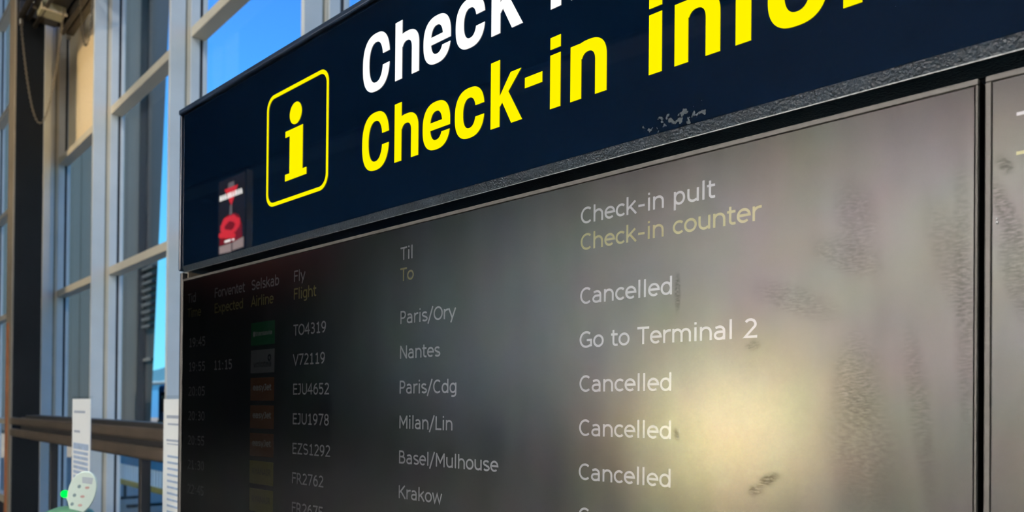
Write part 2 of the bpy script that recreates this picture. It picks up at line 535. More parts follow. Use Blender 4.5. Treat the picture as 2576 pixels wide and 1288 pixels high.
def letters(base, material):
    for nm, g, s in WORDS:
        ob = flat_mesh('letter', g(), material, sg, 0.0006, s, base)
letters(1.9525, M_yellow)
letters(2.0705, M_white_lit)

# pictogram: rounded square with a serif i
def rounded(x0, y0, x1, y1, r, n=10):
    pts = []
    for cx, cy, a in ((x1 - r, y1 - r, 0), (x0 + r, y1 - r, 90), (x0 + r, y0 + r, 180), (x1 - r, y0 + r, 270)):
        for k in range(n + 1):
            t = math.radians(a + 90 * k / n)
            pts.append((cx + r * math.cos(t), cy + r * math.sin(t)))
    return pts
po = rounded(0.3432, 1.9490, 0.5378, 2.1450, 0.024)
pi_ = rounded(0.3492, 1.9555, 0.5318, 2.1385, 0.019)
quads = [[po[k], po[(k + 1) % len(po)], pi_[(k + 1) % len(po)], pi_[k]] for k in range(len(po))]
pic = flat_mesh('pictogram_frame', quads, M_yellow, sg, 0.0006)
pic['label'] = 'yellow rounded square outline'
dotp = [(0.4388 + 0.0190 * math.cos(2 * PI * k / 40), 2.0950 + 0.0186 * math.sin(2 * PI * k / 40)) for k in range(40)]
flat_mesh('dot', [dotp], M_yellow, pic, 0.0006)
flat_mesh('stem', [rect(0.4205, 1.9850, 0.4618, 2.0705), rect(0.4065, 2.0600, 0.4205, 2.0705), rect(0.4063, 1.9850, 0.4205, 1.9965), rect(0.4618, 1.9850, 0.4740, 1.9965)],
          M_yellow, pic, 0.0006)

# ------------------------------------------------------------------ thin lettering of the displays: a stroke font
def arc(cx, cy, rx, ry, a0, a1, n=None):
    n = n or max(4, int(abs(a1 - a0) / 11))
    return [(cx + rx * math.cos(math.radians(a0 + (a1 - a0) * k / n)), cy + ry * math.sin(math.radians(a0 + (a1 - a0) * k / n))) for k in range(n + 1)]

X5 = 0.752
def EL(cx, cy, rx, ry): return arc(cx, cy, rx, ry, 0, 360, 30)
FONT = {
 'A': (0.94, [[(.05, 0), (.47, .97), (.89, 0)], [(.17, .30), (.77, .30)]]),
 'B': (0.943, [[(.16, .94), (.45, .94)] + arc(.45, .735, .22, .205, 90, -90) + [(.16, .53)], [(.45, .53)] + arc(.5, .295, .28, .235, 90, -90) + [(.16, .06)], [(.16, 0), (.16, 1)]]),
 'C': (0.96, [arc(.55, .5, .42, .445, 50, 310)]),
 'E': (0.87, [[(.16, 0), (.16, 1)], [(.12, .94), (.78, .94)], [(.12, .53), (.74, .53)], [(.12, .06), (.78, .06)]]),
 'F': (0.79, [[(.16, 0), (.16, 1)], [(.12, .94), (.76, .94)], [(.12, .52), (.68, .52)]]),
 'G': (1.066, [arc(.56, .5, .45, .445, 50, 302) + [(.93, .13), (.93, .46), (.60, .46)]]),
 'J': (0.625, [[(.10, .94), (.44, .94), (.44, .30)] + arc(.20, .30, .24, .24, 0, -90) + [(.02, .06)]]),
 'K': (0.953, [[(.16, 0), (.16, 1)], [(.82, 1), (.20, .44)], [(.34, .58), (.90, 0)]]),
 'L': (0.766, [[(.16, 1), (.16, .06), (.74, .06)]]),
 'M': (1.16, [[(.16, 0), (.16, 1)], [(1.0, 0), (1.0, 1)], [(.17, .97), (.58, .33), (.99, .97)]]),
 'N': (1.03, [[(.16, 0), (.16, 1)], [(.87, 0), (.87, 1)], [(.16, .97), (.87, .03)]]),
 'O': (1.083, [EL(.54, .5, .44, .445)]),
 'P': (0.83, [[(.16, 0), (.16, 1)], [(.16, .94), (.42, .94)] + arc(.42, .69, .27, .25, 90, -90) + [(.16, .44)]]),
 'R': (0.956, [[(.16, 0), (.16, 1)], [(.16, .94), (.42, .94)] + arc(.42, .70, .26, .24, 90, -90) + [(.16, .46)], [(.44, .46), (.89, 0)]]),
 'S': (0.94, [arc(.46, .72, .32, .22, 28, 262) + arc(.48, .28, .33, .22, 82, -152)]),
 'T': (0.848, [[(.02, .94), (.83, .94)], [(.424, .94), (.424, 0)]]),
 'U': (1.0, [[(.15, 1), (.15, .40)] + arc(.5, .40, .35, .34, 180, 360) + [(.85, 1)]]),
 'V': (0.94, [[(.05, 1), (.47, .04), (.89, 1)]]),
 'Y': (0.84, [[(.05, 1), (.42, .46), (.79, 1)], [(.42, .46), (.42, 0)]]),
 'I': (0.55, [[(.27, 0), (.27, 1)], [(.08, .94), (.46, .94)], [(.08, .06), (.46, .06)]]),
 'Z': (0.94, [[(.10, .94), (.80, .94), (.12, .06), (.85, .06)]]),
 'a': (0.826, [[(.14, .63)] + arc(.38, .46, .26, .23, 112, 0) + [(.64, 0)], [(.64, .42), (.42, .42)] + arc(.36, .235, .25, .185, 90, 270) + [(.48, .06), (.64, .15)]]),
 'b': (0.857, [[(.15, 0), (.15, 1.045)], EL(.44, .376, .29, .315)]),
 'c': (0.717, [arc(.42, .376, .32, .315, 46, 314)]),
 'd': (0.857, [[(.71, 0), (.71, 1.045)], EL(.41, .376, .30, .315)]),
 'e': (0.82, [[(.10, .39), (.74, .39)] + arc(.42, .376, .32, .315, 3, 312)]),
 'f': (0.483, [[(.50, .99)] + arc(.40, .80, .19, .19, 90, 180) + [(.21, 0)], [(.02, .69), (.46, .69)]]),
 'g': (0.857, [[(.71, .752), (.71, -.02)] + arc(.42, -.02, .29, .20, 0, -125), EL(.41, .376, .30, .315)]),
 'h': (0.87, [[(.15, 0), (.15, 1.045)], [(.15, .52)] + arc(.44, .42, .29, .27, 140, 0) + [(.73, 0)]]),
 'i': (0.377, [[(.19, 0), (.19, .752)], [(.19, .90), (.19, 1.03)]]),
 'k': (0.814, [[(.15, 0), (.15, 1.045)], [(.70, .752), (.18, .34)], [(.33, .46), (.76, 0)]]),
 'l': (0.377, [[(.19, 0), (.19, 1.045)]]),
 'm': (1.338, [[(.15, 0), (.15, .752)], [(.15, .52)] + arc(.41, .44, .26, .25, 140, 0) + [(.67, 0)], [(.67, .52)] + arc(.93, .44, .26, .25, 140, 0) + [(1.19, 0)]]),
 'n': (0.87, [[(.15, 0), (.15, .752)], [(.15, .52)] + arc(.44, .42, .29, .27, 140, 0) + [(.73, 0)]]),
 'o': (0.835, [EL(.417, .376, .325, .315)]),
 'p': (0.857, [[(.15, -.28), (.15, .752)], EL(.44, .376, .29, .315)]),
 'r': (0.587, [[(.15, 0), (.15, .752)], [(.15, .50)] + arc(.46, .40, .31, .29, 150, 88) + [(.58, .69)]]),
 's': (0.717, [arc(.36, .545, .245, .145, 28, 258) + arc(.37, .205, .26, .145, 78, -150)]),
 't': (0.542, [[(.20, .96), (.20, .22)] + arc(.38, .22, .18, .16, 180, 275) + [(.51, .07)], [(.02, .69), (.50, .69)]]),
 'u': (0.87, [[(.14, .752), (.14, .33)] + arc(.43, .33, .29, .27, 180, 320), [(.72, 0), (.72, .752)]]),
 'v': (0.814, [[(.05, .752), (.40, .04), (.76, .752)]]),
 'w': (1.126, [[(.06, .752), (.30, .04), (.56, .70), (.82, .04), (1.06, .752)]]),
 'x': (0.814, [[(.07, .752), (.75, 0)], [(.07, 0), (.75, .752)]]),
 'y': (0.814, [[(.05, .752), (.41, .04)], [(.76, .752), (.26, -.28)]]),
 '-': (0.625, [[(.09, .39), (.53, .39)]]),
 '/': (0.625, [[(.03, -.20), (.56, 1.07)]]),
 ':': (0.625, [[(.30, 0), (.30, .14)], [(.30, .56), (.30, .70)]]),
 ' ': (0.484, []),
 '0': (0.874, [EL(.437, .5, .30, .445)]),
 '1': (0.874, [[(.20, .82), (.34, .84), (.47, .97)], [(.47, 1.0), (.47, 0)], [(.20, .06), (.74, .06)]]),
 '2': (0.874, [arc(.42, .70, .28, .245, 150, -25) + [(.14, .06), (.80, .06)]]),
 '3': (0.874, [arc(.40, .735, .27, .21, 140, -90) + arc(.41, .29, .30, .235, 90, -142)]),
 '4': (0.874, [[(.60, 0), (.60, .96), (.08, .33), (.84, .33)]]),
 '5': (0.874, [[(.73, .94), (.20, .94), (.19, .55)] + arc(.41, .325, .30, .27, 128, -142)]),
 '6': (0.874, [EL(.45, .33, .29, .275), arc(.62, .36, .46, .58, 92, 180)]),
 '7': (0.874, [[(.10, .94), (.76, .94), (.30, 0)]]),
 '8': (0.874, [EL(.437, .73, .245, .21), EL(.437, .28, .29, .225)]),
 '9': (0.874, [EL(.42, .67, .29, .275), arc(.25, .64, .46, .58, -88, 0)]),
}

def stroke_polys(pts, hw):
    out = []
    closed = math.dist(pts[0], pts[-1]) < 1e-6
    P = [Vector((p[0], p[1])) for p in pts]
    n = len(P)
    offs = []
    for i in range(n):
        if closed:
            a, b = P[(i - 1) % (n - 1)], P[(i + 1) % (n - 1)]
        else:
            a, b = P[max(i - 1, 0)], P[min(i + 1, n - 1)]
        d1 = (P[i] - a) if (P[i] - a).length > 1e-9 else (b - P[i])
        d2 = (b - P[i]) if (b - P[i]).length > 1e-9 else (P[i] - a)
        d1 = d1.normalized(); d2 = d2.normalized()
        n1 = Vector((-d1.y, d1.x)); n2 = Vector((-d2.y, d2.x))
        mn = n1 + n2
        if mn.length < 1e-6:
            mn = n1
        mn = mn.normalized()
        k = min(2.2, 1.0 / max(0.3, mn.dot(n1)))
        offs.append(mn * hw * k)
    for i in range(n - 1):
        out.append([tuple(P[i] + offs[i]), tuple(P[i + 1] + offs[i + 1]), tuple(P[i + 1] - offs[i + 1]), tuple(P[i] - offs[i])])
    return out

def text_polys(txt, sx=1.0, weight=0.068):
    x, out = 0.0, []
    for ch in txt:
        adv, strokes = FONT[ch]
        for st in strokes:
            out += [[((px + x) * sx, py) for px, py in pl] for pl in stroke_polys(st, weight)]
        x += adv
    return out, x * sx

CAP = 0.0185
def text_line(txt, s, h, material, parent, cap=CAP, d=-0.0020, name='text_line', sx=1.0, weight=0.068):
    polys, wd = text_polys(txt, sx, weight)
    return flat_mesh(name, polys, material, parent, d, s, h, cap)

# display front: a hazy film on the panel, its absorption added to dim slanted views
def film_material():
    mt, nt, out = new_mat('hazy_display_film')
    N, L = nt.nodes, nt.links
    tr = N.new('ShaderNodeBsdfTransparent')
    gl = N.new('ShaderNodeBsdfGlossy'); gl.distribution = 'BECKMANN'
    mx = N.new('ShaderNodeMixShader'); mx.inputs[0].default_value = 0.18
    tc = N.new('ShaderNodeTexCoord')
    # wiping smears: stretched noise
    mp = N.new('ShaderNodeMapping'); mp.inputs['Scale'].default_value = (26, 1, 5.0); mp.inputs['Rotation'].default_value = (0, 0.25, 0)
    L.new(tc.outputs['Object'], mp.inputs['Vector'])
    sm = N.new('ShaderNodeTexNoise'); sm.inputs['Scale'].default_value = 1.0; sm.inputs['Detail'].default_value = 6; sm.inputs['Roughness'].default_value = 0.62
    L.new(mp.outputs[0], sm.inputs['Vector'])
    rr = N.new('ShaderNodeMapRange'); rr.inputs[1].default_value = 0.3; rr.inputs[2].default_value = 0.7; rr.inputs[3].default_value = 0.238; rr.inputs[4].default_value = 0.258
    L.new(sm.outputs['Fac'], rr.inputs[0])
    L.new(rr.outputs[0], gl.inputs['Roughness'])
    # grey level: smears, fingerprints and grain
    cz = N.new('ShaderNodeTexNoise'); cz.inputs['Scale'].default_value = 13.0; cz.inputs['Detail'].default_value = 2
    L.new(tc.outputs['Object'], cz.inputs['Vector'])
    tint = N.new('ShaderNodeMixRGB'); tint.blend_type = 'MIX'; tint.inputs[0].default_value = 0.24
    tint.inputs[1].default_value = (0.98, 0.98, 0.98, 1)
    L.new(cz.outputs['Color'], tint.inputs[2])
    grain = N.new('ShaderNodeTexNoise'); grain.inputs['Scale'].default_value = 2600.0; grain.inputs['Detail'].default_value = 1
    L.new(tc.outputs['Object'], grain.inputs['Vector'])
    gm = N.new('ShaderNodeMapRange'); gm.inputs[1].default_value = 0.25; gm.inputs[2].default_value = 0.75; gm.inputs[3].default_value = 0.93; gm.inputs[4].default_value = 1.0
    L.new(grain.outputs['Fac'], gm.inputs[0])
    mul = N.new('ShaderNodeMixRGB'); mul.blend_type = 'MULTIPLY'; mul.inputs[0].default_value = 1.0
    L.new(tint.outputs[0], mul.inputs[1]); L.new(gm.outputs[0], mul.inputs[2])
    st_ = N.new('ShaderNodeMapRange'); st_.inputs[1].default_value = 0.32; st_.inputs[2].default_value = 0.68; st_.inputs[3].default_value = 0.84; st_.inputs[4].default_value = 1.06
    L.new(sm.outputs['Fac'], st_.inputs[0])
    mul2 = N.new('ShaderNodeMixRGB'); mul2.blend_type = 'MULTIPLY'; mul2.inputs[0].default_value = 1.0
    L.new(mul.outputs[0], mul2.inputs[1]); L.new(st_.outputs[0], mul2.inputs[2])
    col = mul2.outputs[0]
    # greasy marks: (s, h, 1/width, 1/height, tilt, strength)
    marks = [(1.3520, 1.7700, 48, 24, 0.3, 0.34), (1.3440, 1.7350, 24, 55, -0.5, 0.36), (1.3540, 1.6300, 40, 20, 0.1, 0.36), (1.3600, 1.5600, 26, 13, 0.2, 0.36),
             (1.2755, 1.5350, 75, 150, 0.5, 0.95), (1.2625, 1.5240, 95, 150, 0.3, 0.75), (1.2590, 1.6610, 110, 160, 0.2, 0.55), (1.1770, 1.7190, 220, 40, 0.0, 0.60),
             (1.1770, 1.5740, 260, 120, 0.3, 0.70), (1.4050, 1.5900, 90, 9, 0.12, 0.35), (1.4350, 1.6900, 120, 6, 0.02, 0.35), (1.4250, 1.7200, 70, 14, 0.25, 0.30),
             (0.0130, 1.7900, 160, 90, 0.6, 0.60), (0.0150, 1.7500, 120, 22, 0.35, 0.55), (0.0220, 1.7000, 90, 20, 0.25, 0.45), (1.3000, 1.7000, 18, 60, -0.4, 0.30)]
    dn = N.new('ShaderNodeTexNoise'); dn.inputs['Scale'].default_value = 260.0; dn.inputs['Detail'].default_value = 6; dn.inputs['Roughness'].default_value = 0.7
    md = N.new('ShaderNodeMapping'); md.inputs['Scale'].default_value = (0.7, 1, 2.2); md.inputs['Rotation'].default_value = (0, 0.5, 0)
    L.new(tc.outputs['Object'], md.inputs['Vector']); L.new(md.outputs[0], dn.inputs['Vector'])
    for s, h, kw, kh, tilt, st in marks:
        mm = N.new('ShaderNodeVectorMath'); mm.operation = 'SUBTRACT'; mm.inputs[1].default_value = (s, 0, h)
        L.new(tc.outputs['Object'], mm.inputs[0])
        mr = N.new('ShaderNodeMapping'); mr.inputs['Rotation'].default_value = (0, tilt, 0)
        L.new(mm.outputs[0], mr.inputs['Vector'])
        ms = N.new('ShaderNodeVectorMath'); ms.operation = 'MULTIPLY'; ms.inputs[1].default_value = (kw, 0, kh)
        L.new(mr.outputs[0], ms.inputs[0])
        ml = N.new('ShaderNodeVectorMath'); ml.operation = 'LENGTH'
        L.new(ms.outputs[0], ml.inputs[0])
        fr = N.new('ShaderNodeMapRange'); fr.interpolation_type = 'SMOOTHSTEP'
        fr.inputs[1].default_value = 1.15; fr.inputs[2].default_value = 0.35; fr.inputs[3].default_value = 0.0; fr.inputs[4].default_value = 1.0
        L.new(ml.outputs['Value'], fr.inputs[0])
        nr = N.new('ShaderNodeMapRange'); nr.inputs[1].default_value = 0.40; nr.inputs[2].default_value = 0.58; nr.inputs[3].default_value = 0.10; nr.inputs[4].default_value = 1.0
        L.new(dn.outputs['Fac'], nr.inputs[0])
        a1 = N.new('ShaderNodeMath'); a1.operation = 'MULTIPLY'
        L.new(fr.outputs[0], a1.inputs[0]); L.new(nr.outputs[0], a1.inputs[1])
        a2 = N.new('ShaderNodeMath'); a2.operation = 'MULTIPLY'; a2.inputs[1].default_value = st
        L.new(a1.outputs[0], a2.inputs[0])
        mc = N.new('ShaderNodeMixRGB'); mc.inputs[2].default_value = (0.15, 0.13, 0.11, 1)
        L.new(a2.outputs[0], mc.inputs[0]); L.new(col, mc.inputs[1])
        col = mc.outputs[0]
    L.new(col, gl.inputs['Color'])
    L.new(tr.outputs[0], mx.inputs[1]); L.new(gl.outputs[0], mx.inputs[2])
    L.new(mx.outputs[0], out.inputs[0])
    va = N.new('ShaderNodeVolumeAbsorption')
    va.inputs['Color'].default_value = (0, 0, 0, 1)
    va.inputs['Density'].default_value = 3.0 / 0.0020
    L.new(va.outputs[0], out.inputs['Volume'])
    return mt

M_film = film_material()
M_lcd = mat('black_lcd_panel', (0.003, 0.003, 0.003), 0.8, 0, 0.1)
M_bezel = mat('grey_bezel', (0.032, 0.031, 0.028), 0.45, 0.0, 0.15, 20, 0.2, 300, spec=0.35)
T_white = emit('screen_white_text', (0.98, 0.96, 1.0), 15.0)
T_yellow = emit('screen_yellow_text', (1.0, 0.90, 0.28), 10.5)
L_green = emit('tile_green', (0.02, 0.62, 0.16), 7.5)
L_white = emit('tile_white', (0.95, 0.97, 1.0), 6.0)
L_orange = emit('tile_orange', (1.0, 0.35, 0.05), 5.6)
L_yellow = emit('tile_yellow', (0.92, 0.84, 0.04), 8.5)
L_dark = emit('tile_dark_print', (0.03, 0.04, 0.10), 1.4)
L_pale = emit('tile_pale_print', (0.85, 0.90, 0.85), 9.0)

DW, DT, DB = 1.4445, 1.8612, 1.0450      # display width, top, bottom

def make_display(s0, label):
    t = board_empty('flight_display', s0)
    tag(t, label, 'display')
    box('housing', 0.0, DW, 0.004, 0.05, DB, DT, M_black_plastic, t)
    box('bezel_top', 0.0, DW, -0.0006, 0.004, DT - 0.0050, DT, M_bezel, t, 0.0006, 1)
    box('bezel_bottom', 0.0, DW, -0.0006, 0.004, DB, DB + 0.006, M_bezel, t, 0.0006, 1)
    box('bezel_side', 0.0, 0.0044, -0.0006, 0.004, DB + 0.006, DT - 0.0050, M_bezel, t, 0.0006, 1)
    box('bezel_side', DW - 0.0022, DW, -0.0006, 0.004, DB + 0.006, DT - 0.0050, M_bezel, t, 0.0006, 1)
    box('front_film', 0.0052, DW - 0.0030, 0.0, 0.0030, DB + 0.0068, DT - 0.0058, M_film, t)
    box('panel', 0.0045, DW - 0.0023, 0.0024, 0.0040, DB + 0.0061, DT - 0.0051, M_lcd, t)
    return t

d1 = make_display(0.0, 'dark flight information display listing departures to Paris, Nantes, Milan, Basel and Krakow')
H1, H2 = 1.8098, 1.7798
for a, b, s in (('Tid', 'Time', 0.0225), ('Forventet', 'Expected', 0.1424), ('Selskab', 'Airline', 0.2880), ('Fly', 'Flight', 0.4334), ('Til', 'To', 0.7213),
                ('Check-in pult', 'Check-in counter', 1.0480)):
    text_line(a, s, H1, T_white, d1)
    text_line(b, s, H2, T_yellow, d1)
ROW0, ROWP = 1.7185, 0.04985
ROWS = [('19:45', '', 'green', 'TO4319', 'Paris/Ory', 'Cancelled'),
        ('19:55', '11:15', 'white', 'V72119', 'Nantes', 'Go to Terminal 2'),
        ('20:05', '', 'orange', 'EJU4652', 'Paris/Cdg', 'Cancelled'),
        ('20:30', '', 'orange', 'EJU1978', 'Milan/Lin', 'Cancelled'),
        ('20:55', '', 'orange', 'EZS1292', 'Basel/Mulhouse', 'Cancelled'),
        ('21:30', '', 'yellow', 'FR2762', 'Krakow', 'Cancelled'),
        ('22:45', '', 'yellow', 'FR2675', '', '')]
TILE = {'green': (L_green, 'transavia', L_pale), 'white': (L_white, 'volotea', L_dark), 'orange': (L_orange, 'easyJet', L_pale), 'yellow': (L_yellow, 'RYANAIR', L_dark)}
for i, (tm, ex, tile, fl, city, stat) in enumerate(ROWS):
    h = ROW0 - ROWP * i
    text_line(tm, 0.0300, h, T_white, d1)
    if ex: text_line(ex, 0.1424, h, T_white, d1)
    text_line(fl, 0.4341, h, T_white, d1)
    if city: text_line(city, 0.7213, h, T_white, d1)
    if stat: text_line(stat, 1.0480, h, T_white, d1)
    tm_, word, ink = TILE[tile]
    hb = h - 0.0101
    tl = flat_mesh('airline_tile', [rect(0.2892, hb, 0.3732, hb + 0.0414)], tm_, d1, -0.0021)
    tl['label'] = tile + ' airline logo tile'
    polys, wd = text_polys(word, 1.0, 0.085)
    cap = 0.0112 if tile != 'green' else 0.0080
    k = min(0.066 / (wd * cap), 1.15)
    s_in = 0.3312 - wd * cap * k / 2 + (0.004 if tile == 'green' else 0)
    up = {'green': 0.0175, 'white': 0.0105, 'orange': 0.0185, 'yellow': 0.0170}[tile]
    pl = flat_mesh('logo_text', [[(x * k, y) for x, y in q] for q in polys], ink, tl, -0.0019, s_in, hb + up, cap)
    if tile == 'green':
        flat_mesh('logo_mark', [arc(0.3010, hb + 0.0205, 0.0042, 0.0052, 0, 360, 16)[:-1]], ink, tl, -0.0019)
    if tile == 'white':
        o_ = arc(0.3560, hb + 0.0262, 0.0062, 0.0066, 0, 360, 12)
        i_ = arc(0.3560, hb + 0.0262, 0.0030, 0.0030, 0, 360, 12)
        flat_mesh('logo_mark', [[o_[q], o_[q + 1], i_[q + 1], i_[q]] for q in range(12)], ink, tl, -0.0019)

d2 = make_display(1.4490, 'dark smeared flight display past the thin black gap from the listed departures')
M_drop = mat('clear_water_drop', (0.9, 0.92, 0.92), 0.05, 0.6, 0.02)
for sx, hx, r in ((0.0082, 1.7488, 0.0007), (0.0085, 1.7458, 0.0011)):
    bm = bmesh.new()
    bmesh.ops.create_uvsphere(bm, u_segments=16, v_segments=10, radius=r, matrix=Matrix.Translation((sx, -0.0002, hx)))
    bm_obj('water_drop', bm, M_drop, d2, True)
M_scratch = mat('pale_scratch', (0.75, 0.72, 0.62), 0.5, 0, 0.2)
rs = random.Random(5)
sl = []
for k in range(7):
    a, b = 1.1778 + 0.0022 * rs.random(), 1.5690 + 0.0105 * rs.random()
    dx, dy = 0.0010 * (rs.random() - 0.3), 0.0022 * rs.random() + 0.0006
    sl.append([(a, b), (a + 0.0003, b - 0.0002), (a + dx + 0.0002, b + dy), (a + dx, b + dy * 0.8)])
flat_mesh('scratch', sl, M_scratch, d1, 0.0003)
text_line('Tid', 0.0200, H1, T_white, d2)
text_line('Time', 0.0200, H2, T_yellow, d2)

# ------------------------------------------------------------------ portrait advertising display hung in the hall; the sign mirrors it
MAG = 7.0
DIST = 0.6819 * (MAG - 1)
def mir(s, h):
    return 1.5871 + (s - 1.5871) * MAG, 1.6 + (h - 1.6) * MAG
A_dark = emit('advert_dark', (0.020, 0.018, 0.019), 3.8)
A_grey = emit('advert_grey', (0.20, 0.17, 0.18), 3.8)
A_red = emit('advert_red', (0.92, 0.040, 0.055), 4.0)
A_deep = emit('advert_deep_red', (0.26, 0.012, 0.016), 3.8)
A_white = emit('advert_white', (1.0, 0.97, 0.93), 5.9)
A_pale = emit('advert_pale', (0.52, 0.40, 0.38), 3.3)
s0, z0 = mir(0.1606, 1.8895); s1, z1 = mir(0.2650, 2.0322)
ad = empty('advert_display', (BX, BY, 0), BRD)
tag(ad, 'portrait advertising display with red artwork, mirrored in the navy sign', 'display')
def adv(name, pts, material, lay):
    vs_ = [(*mir(s, h),) for s, h in pts]
    return mesh_obj(name, [(a, -DIST + 0.002 * lay, b) for a, b in vs_], [tuple(range(len(pts)))], material, ad)
box('housing', s0 - 0.03, s1 + 0.03, -DIST - 0.09, -DIST - 0.001, z0 - 0.03, z1 + 0.03, M_dark, ad, 0.006)
tube('mast', [((s0 + s1) / 2, -DIST - 0.14, 0.02), ((s0 + s1) / 2, -DIST - 0.14, z1 - 0.2)], 0.05, M_dark, ad, 16)
box('mast_bracket', (s0 + s1) / 2 - 0.15, (s0 + s1) / 2 + 0.15, -DIST - 0.19, -DIST - 0.09, z0 + 0.2, z1 - 0.25, M_dark, ad, 0.01)
lathe('mast_base', [(0.0, 0.0), (0.35, 0.0), (0.35, 0.03), (0.06, 0.05), (0.0, 0.05)], M_dark, ad, ((s0 + s1) / 2, -DIST - 0.14, 0))
adv('screen', [(0.1606, 1.8895), (0.2650, 1.8895), (0.2650, 2.0322), (0.1606, 2.0322)], A_dark, 0)
adv('grey_haze', [(0.1950, 2.0000), (0.2260, 2.0000), (0.2220, 2.0230), (0.2000, 2.0230)], A_grey, 1)
adv('red_triangle', [(0.1850, 2.0130), (0.2380, 2.0130), (0.2130, 1.9780)], A_red, 2)
adv('grey_shaft', [(0.2050, 1.9610), (0.2160, 1.9610), (0.2150, 1.9800), (0.2070, 1.9800)], A_grey, 1)
rnd = random.Random(3)
for k in range(9):
    a = 0.1665 + 0.0102 * k
    b = a + 0.0082
    adv('white_stroke', [(a, 1.9935), (b, 1.9935), (b - 0.0016 * (k % 3), 2.0035), (a + 0.0014 * (k % 2), 2.0035)], A_white, 3)
adv('deep_red_mound', [(0.1660, 1.9080), (0.2560, 1.9080), (0.2540, 1.9360), (0.2420, 1.9560), (0.2250, 1.9620), (0.1950, 1.9620), (0.1800, 1.9430), (0.1680, 1.9300)], A_deep, 1)
for k in range(15):
    t = 2 * PI * k / 15
    cx, cy = 0.2100 + 0.030 * math.cos(t), 1.9400 + 0.0135 * math.sin(t)
    r1 = 0.0085 + 0.004 * rnd.random()
    pts = [(cx + r1 * (0.8 + 0.4 * rnd.random()) * math.cos(2 * PI * q / 9), cy + 0.55 * r1 * (0.8 + 0.4 * rnd.random()) * math.sin(2 * PI * q / 9)) for q in range(9)]
    adv('red_petal', pts, A_red, 4 + k % 3)
for k in range(8):
    cx, cy = 0.1720 + 0.0075 * k, 1.9270 - 0.0012 * k
    pts = [(cx + 0.008 * math.cos(2 * PI * q / 8), cy + 0.0055 * (0.8 + 0.4 * rnd.random()) * math.sin(2 * PI * q / 8)) for q in range(8)]
    adv('red_petal', pts, A_red, 4 + k % 3)
adv('pale_ground', [(0.1660, 1.8920), (0.2150, 1.8905), (0.2150, 1.9070), (0.1660, 1.9060)], A_pale, 2)
adv('pale_ground', [(0.2190, 1.8920), (0.2620, 1.8935), (0.2620, 1.9120), (0.2190, 1.9070)], A_pale, 2)
adv('white_caption', [(0.1880, 1.9105), (0.2120, 1.9105), (0.2120, 1.9145), (0.1880, 1.9145)], A_white, 3)
adv('white_caption', [(0.2180, 1.9105), (0.2270, 1.9105), (0.2270, 1.9155), (0.2180, 1.9155)], A_white, 3)

# ------------------------------------------------------------------ assumed globe floor lamp, unseen, set at the back for the display's warm glow
lp = empty('assumed_floor_lamp', (-4.29, -8.65, 0))
tag(lp, 'assumed tall floor lamp, unseen, its warm globe placed to mirror as a glow in the listed display', 'lamp')
lathe('base', [(0.0, 0.0), (0.20, 0.0), (0.20, 0.02), (0.03, 0.035), (0.0, 0.036)], M_dark, lp)
tube('pole', [(0, 0, 0.03), (0, 0, 1.09)], 0.018, M_dark, lp)
M_globe = emit('assumed_warm_globe', (1.0, 0.83, 0.40), 95.0)  # assumed source of the warm spot on the display, out of view
lathe('globe', [(0.27 * math.sin(PI * k / 16), 1.34 - 0.27 * math.cos(PI * k / 16)) for k in range(17)], M_globe, lp)

# ------------------------------------------------------------------ leaning rail in front of the windows
rl = empty('leaning_rail', (0, 1.5, 0))
tag(rl, 'dark brown double-board leaning rail running in front of the windows', 'rail')
box('rail_board', -8.98, 2.0, -0.045, 0.0, 1.388, 1.462, M_rail, rl, 0.018, 3)
box('rail_board', -8.98, 2.0, -0.045, 0.0, 1.272, 1.350, M_rail, rl, 0.018, 3)
box('cap_board', -8.40, 2.0, -0.015, 0.10, 1.462, 1.492, M_dark, rl, 0.006, 2)
box('back_board', -8.70, 2.0, 0.0, 0.05, 1.262, 1.470, M_dark, rl, 0.004, 2)
for x in (-7.7, -5.2, -2.7, -0.2, 1.9):
    box('post', x - 0.03, x + 0.03, 0.05, 0.11, 0.0, 1.462, M_dark, rl, 0.004)

# ------------------------------------------------------------------ roller blind, winch gantry and chains on the window wall
bl = empty('roller_blind', (-8.80, 2.398, 4.75))
tag(bl, 'beige roller blind drawn down behind the winch gantry over one window pane', 'blind')
xa, xb = X_M[3] + 0.058 + 8.80, X_M[4] - 0.012 + 8.80
box('fabric', xa, xb, -0.003, 0.003, 0.0, 1.56, M_blind, bl)
box('bottom_bar', xa, xb, -0.008, 0.008, -0.006, 0.02, M_cream_alu, bl, 0.003)
tube('roller', [(xa, -0.02, 1.57), (xb, -0.02, 1.57)], 0.03, M_cream_alu, bl)

gx0, gx1 = -10.42, -7.6
gn = empty('winch_gantry', (0, 0, 6.0))
tag(gn, 'dark overhead winch gantry with pale motor box above the beige blind', 'winch')
box('deck', gx0, gx1, 1.90, 2.10, 0.10, 0.30, M_machine, gn, 0.005)
for y, z, r in ((1.745, 0.10, 0.030), (1.815, 0.10, 0.026), (1.885, 0.04, 0.022)):
    tube('rail_tube', [(gx0 + 0.02, y, z), (gx1, y, z)], r, M_machine, gn)
box('channel', gx0 + 0.10, gx1, 2.12, 2.17, 0.00, 0.22, M_machine, gn, 0.006)
box('channel', gx0 + 0.10, gx1, 2.19, 2.27, 0.02, 0.22, M_machine, gn, 0.006)
box('cross_bracket', gx0 + 0.0, gx0 + 0.06, 1.72, 2.27, 0.12, 0.28, M_dark, gn, 0.004)
for x in (gx0 + 0.2, gx1 - 0.2):
    box('wall_bracket', x - 0.03, x + 0.03, 2.10, 2.30, 0.22, 0.45, M_dark, gn, 0.004)
mb = box('motor_box', -10.05, -9.80, 1.84, 2.08, 0.02, 0.26, M_motor, gn, 0.008)
box('motor_flange', -9.80, -9.785, 1.83, 2.09, 0.0, 0.03, M_cream_alu, mb, 0.002)
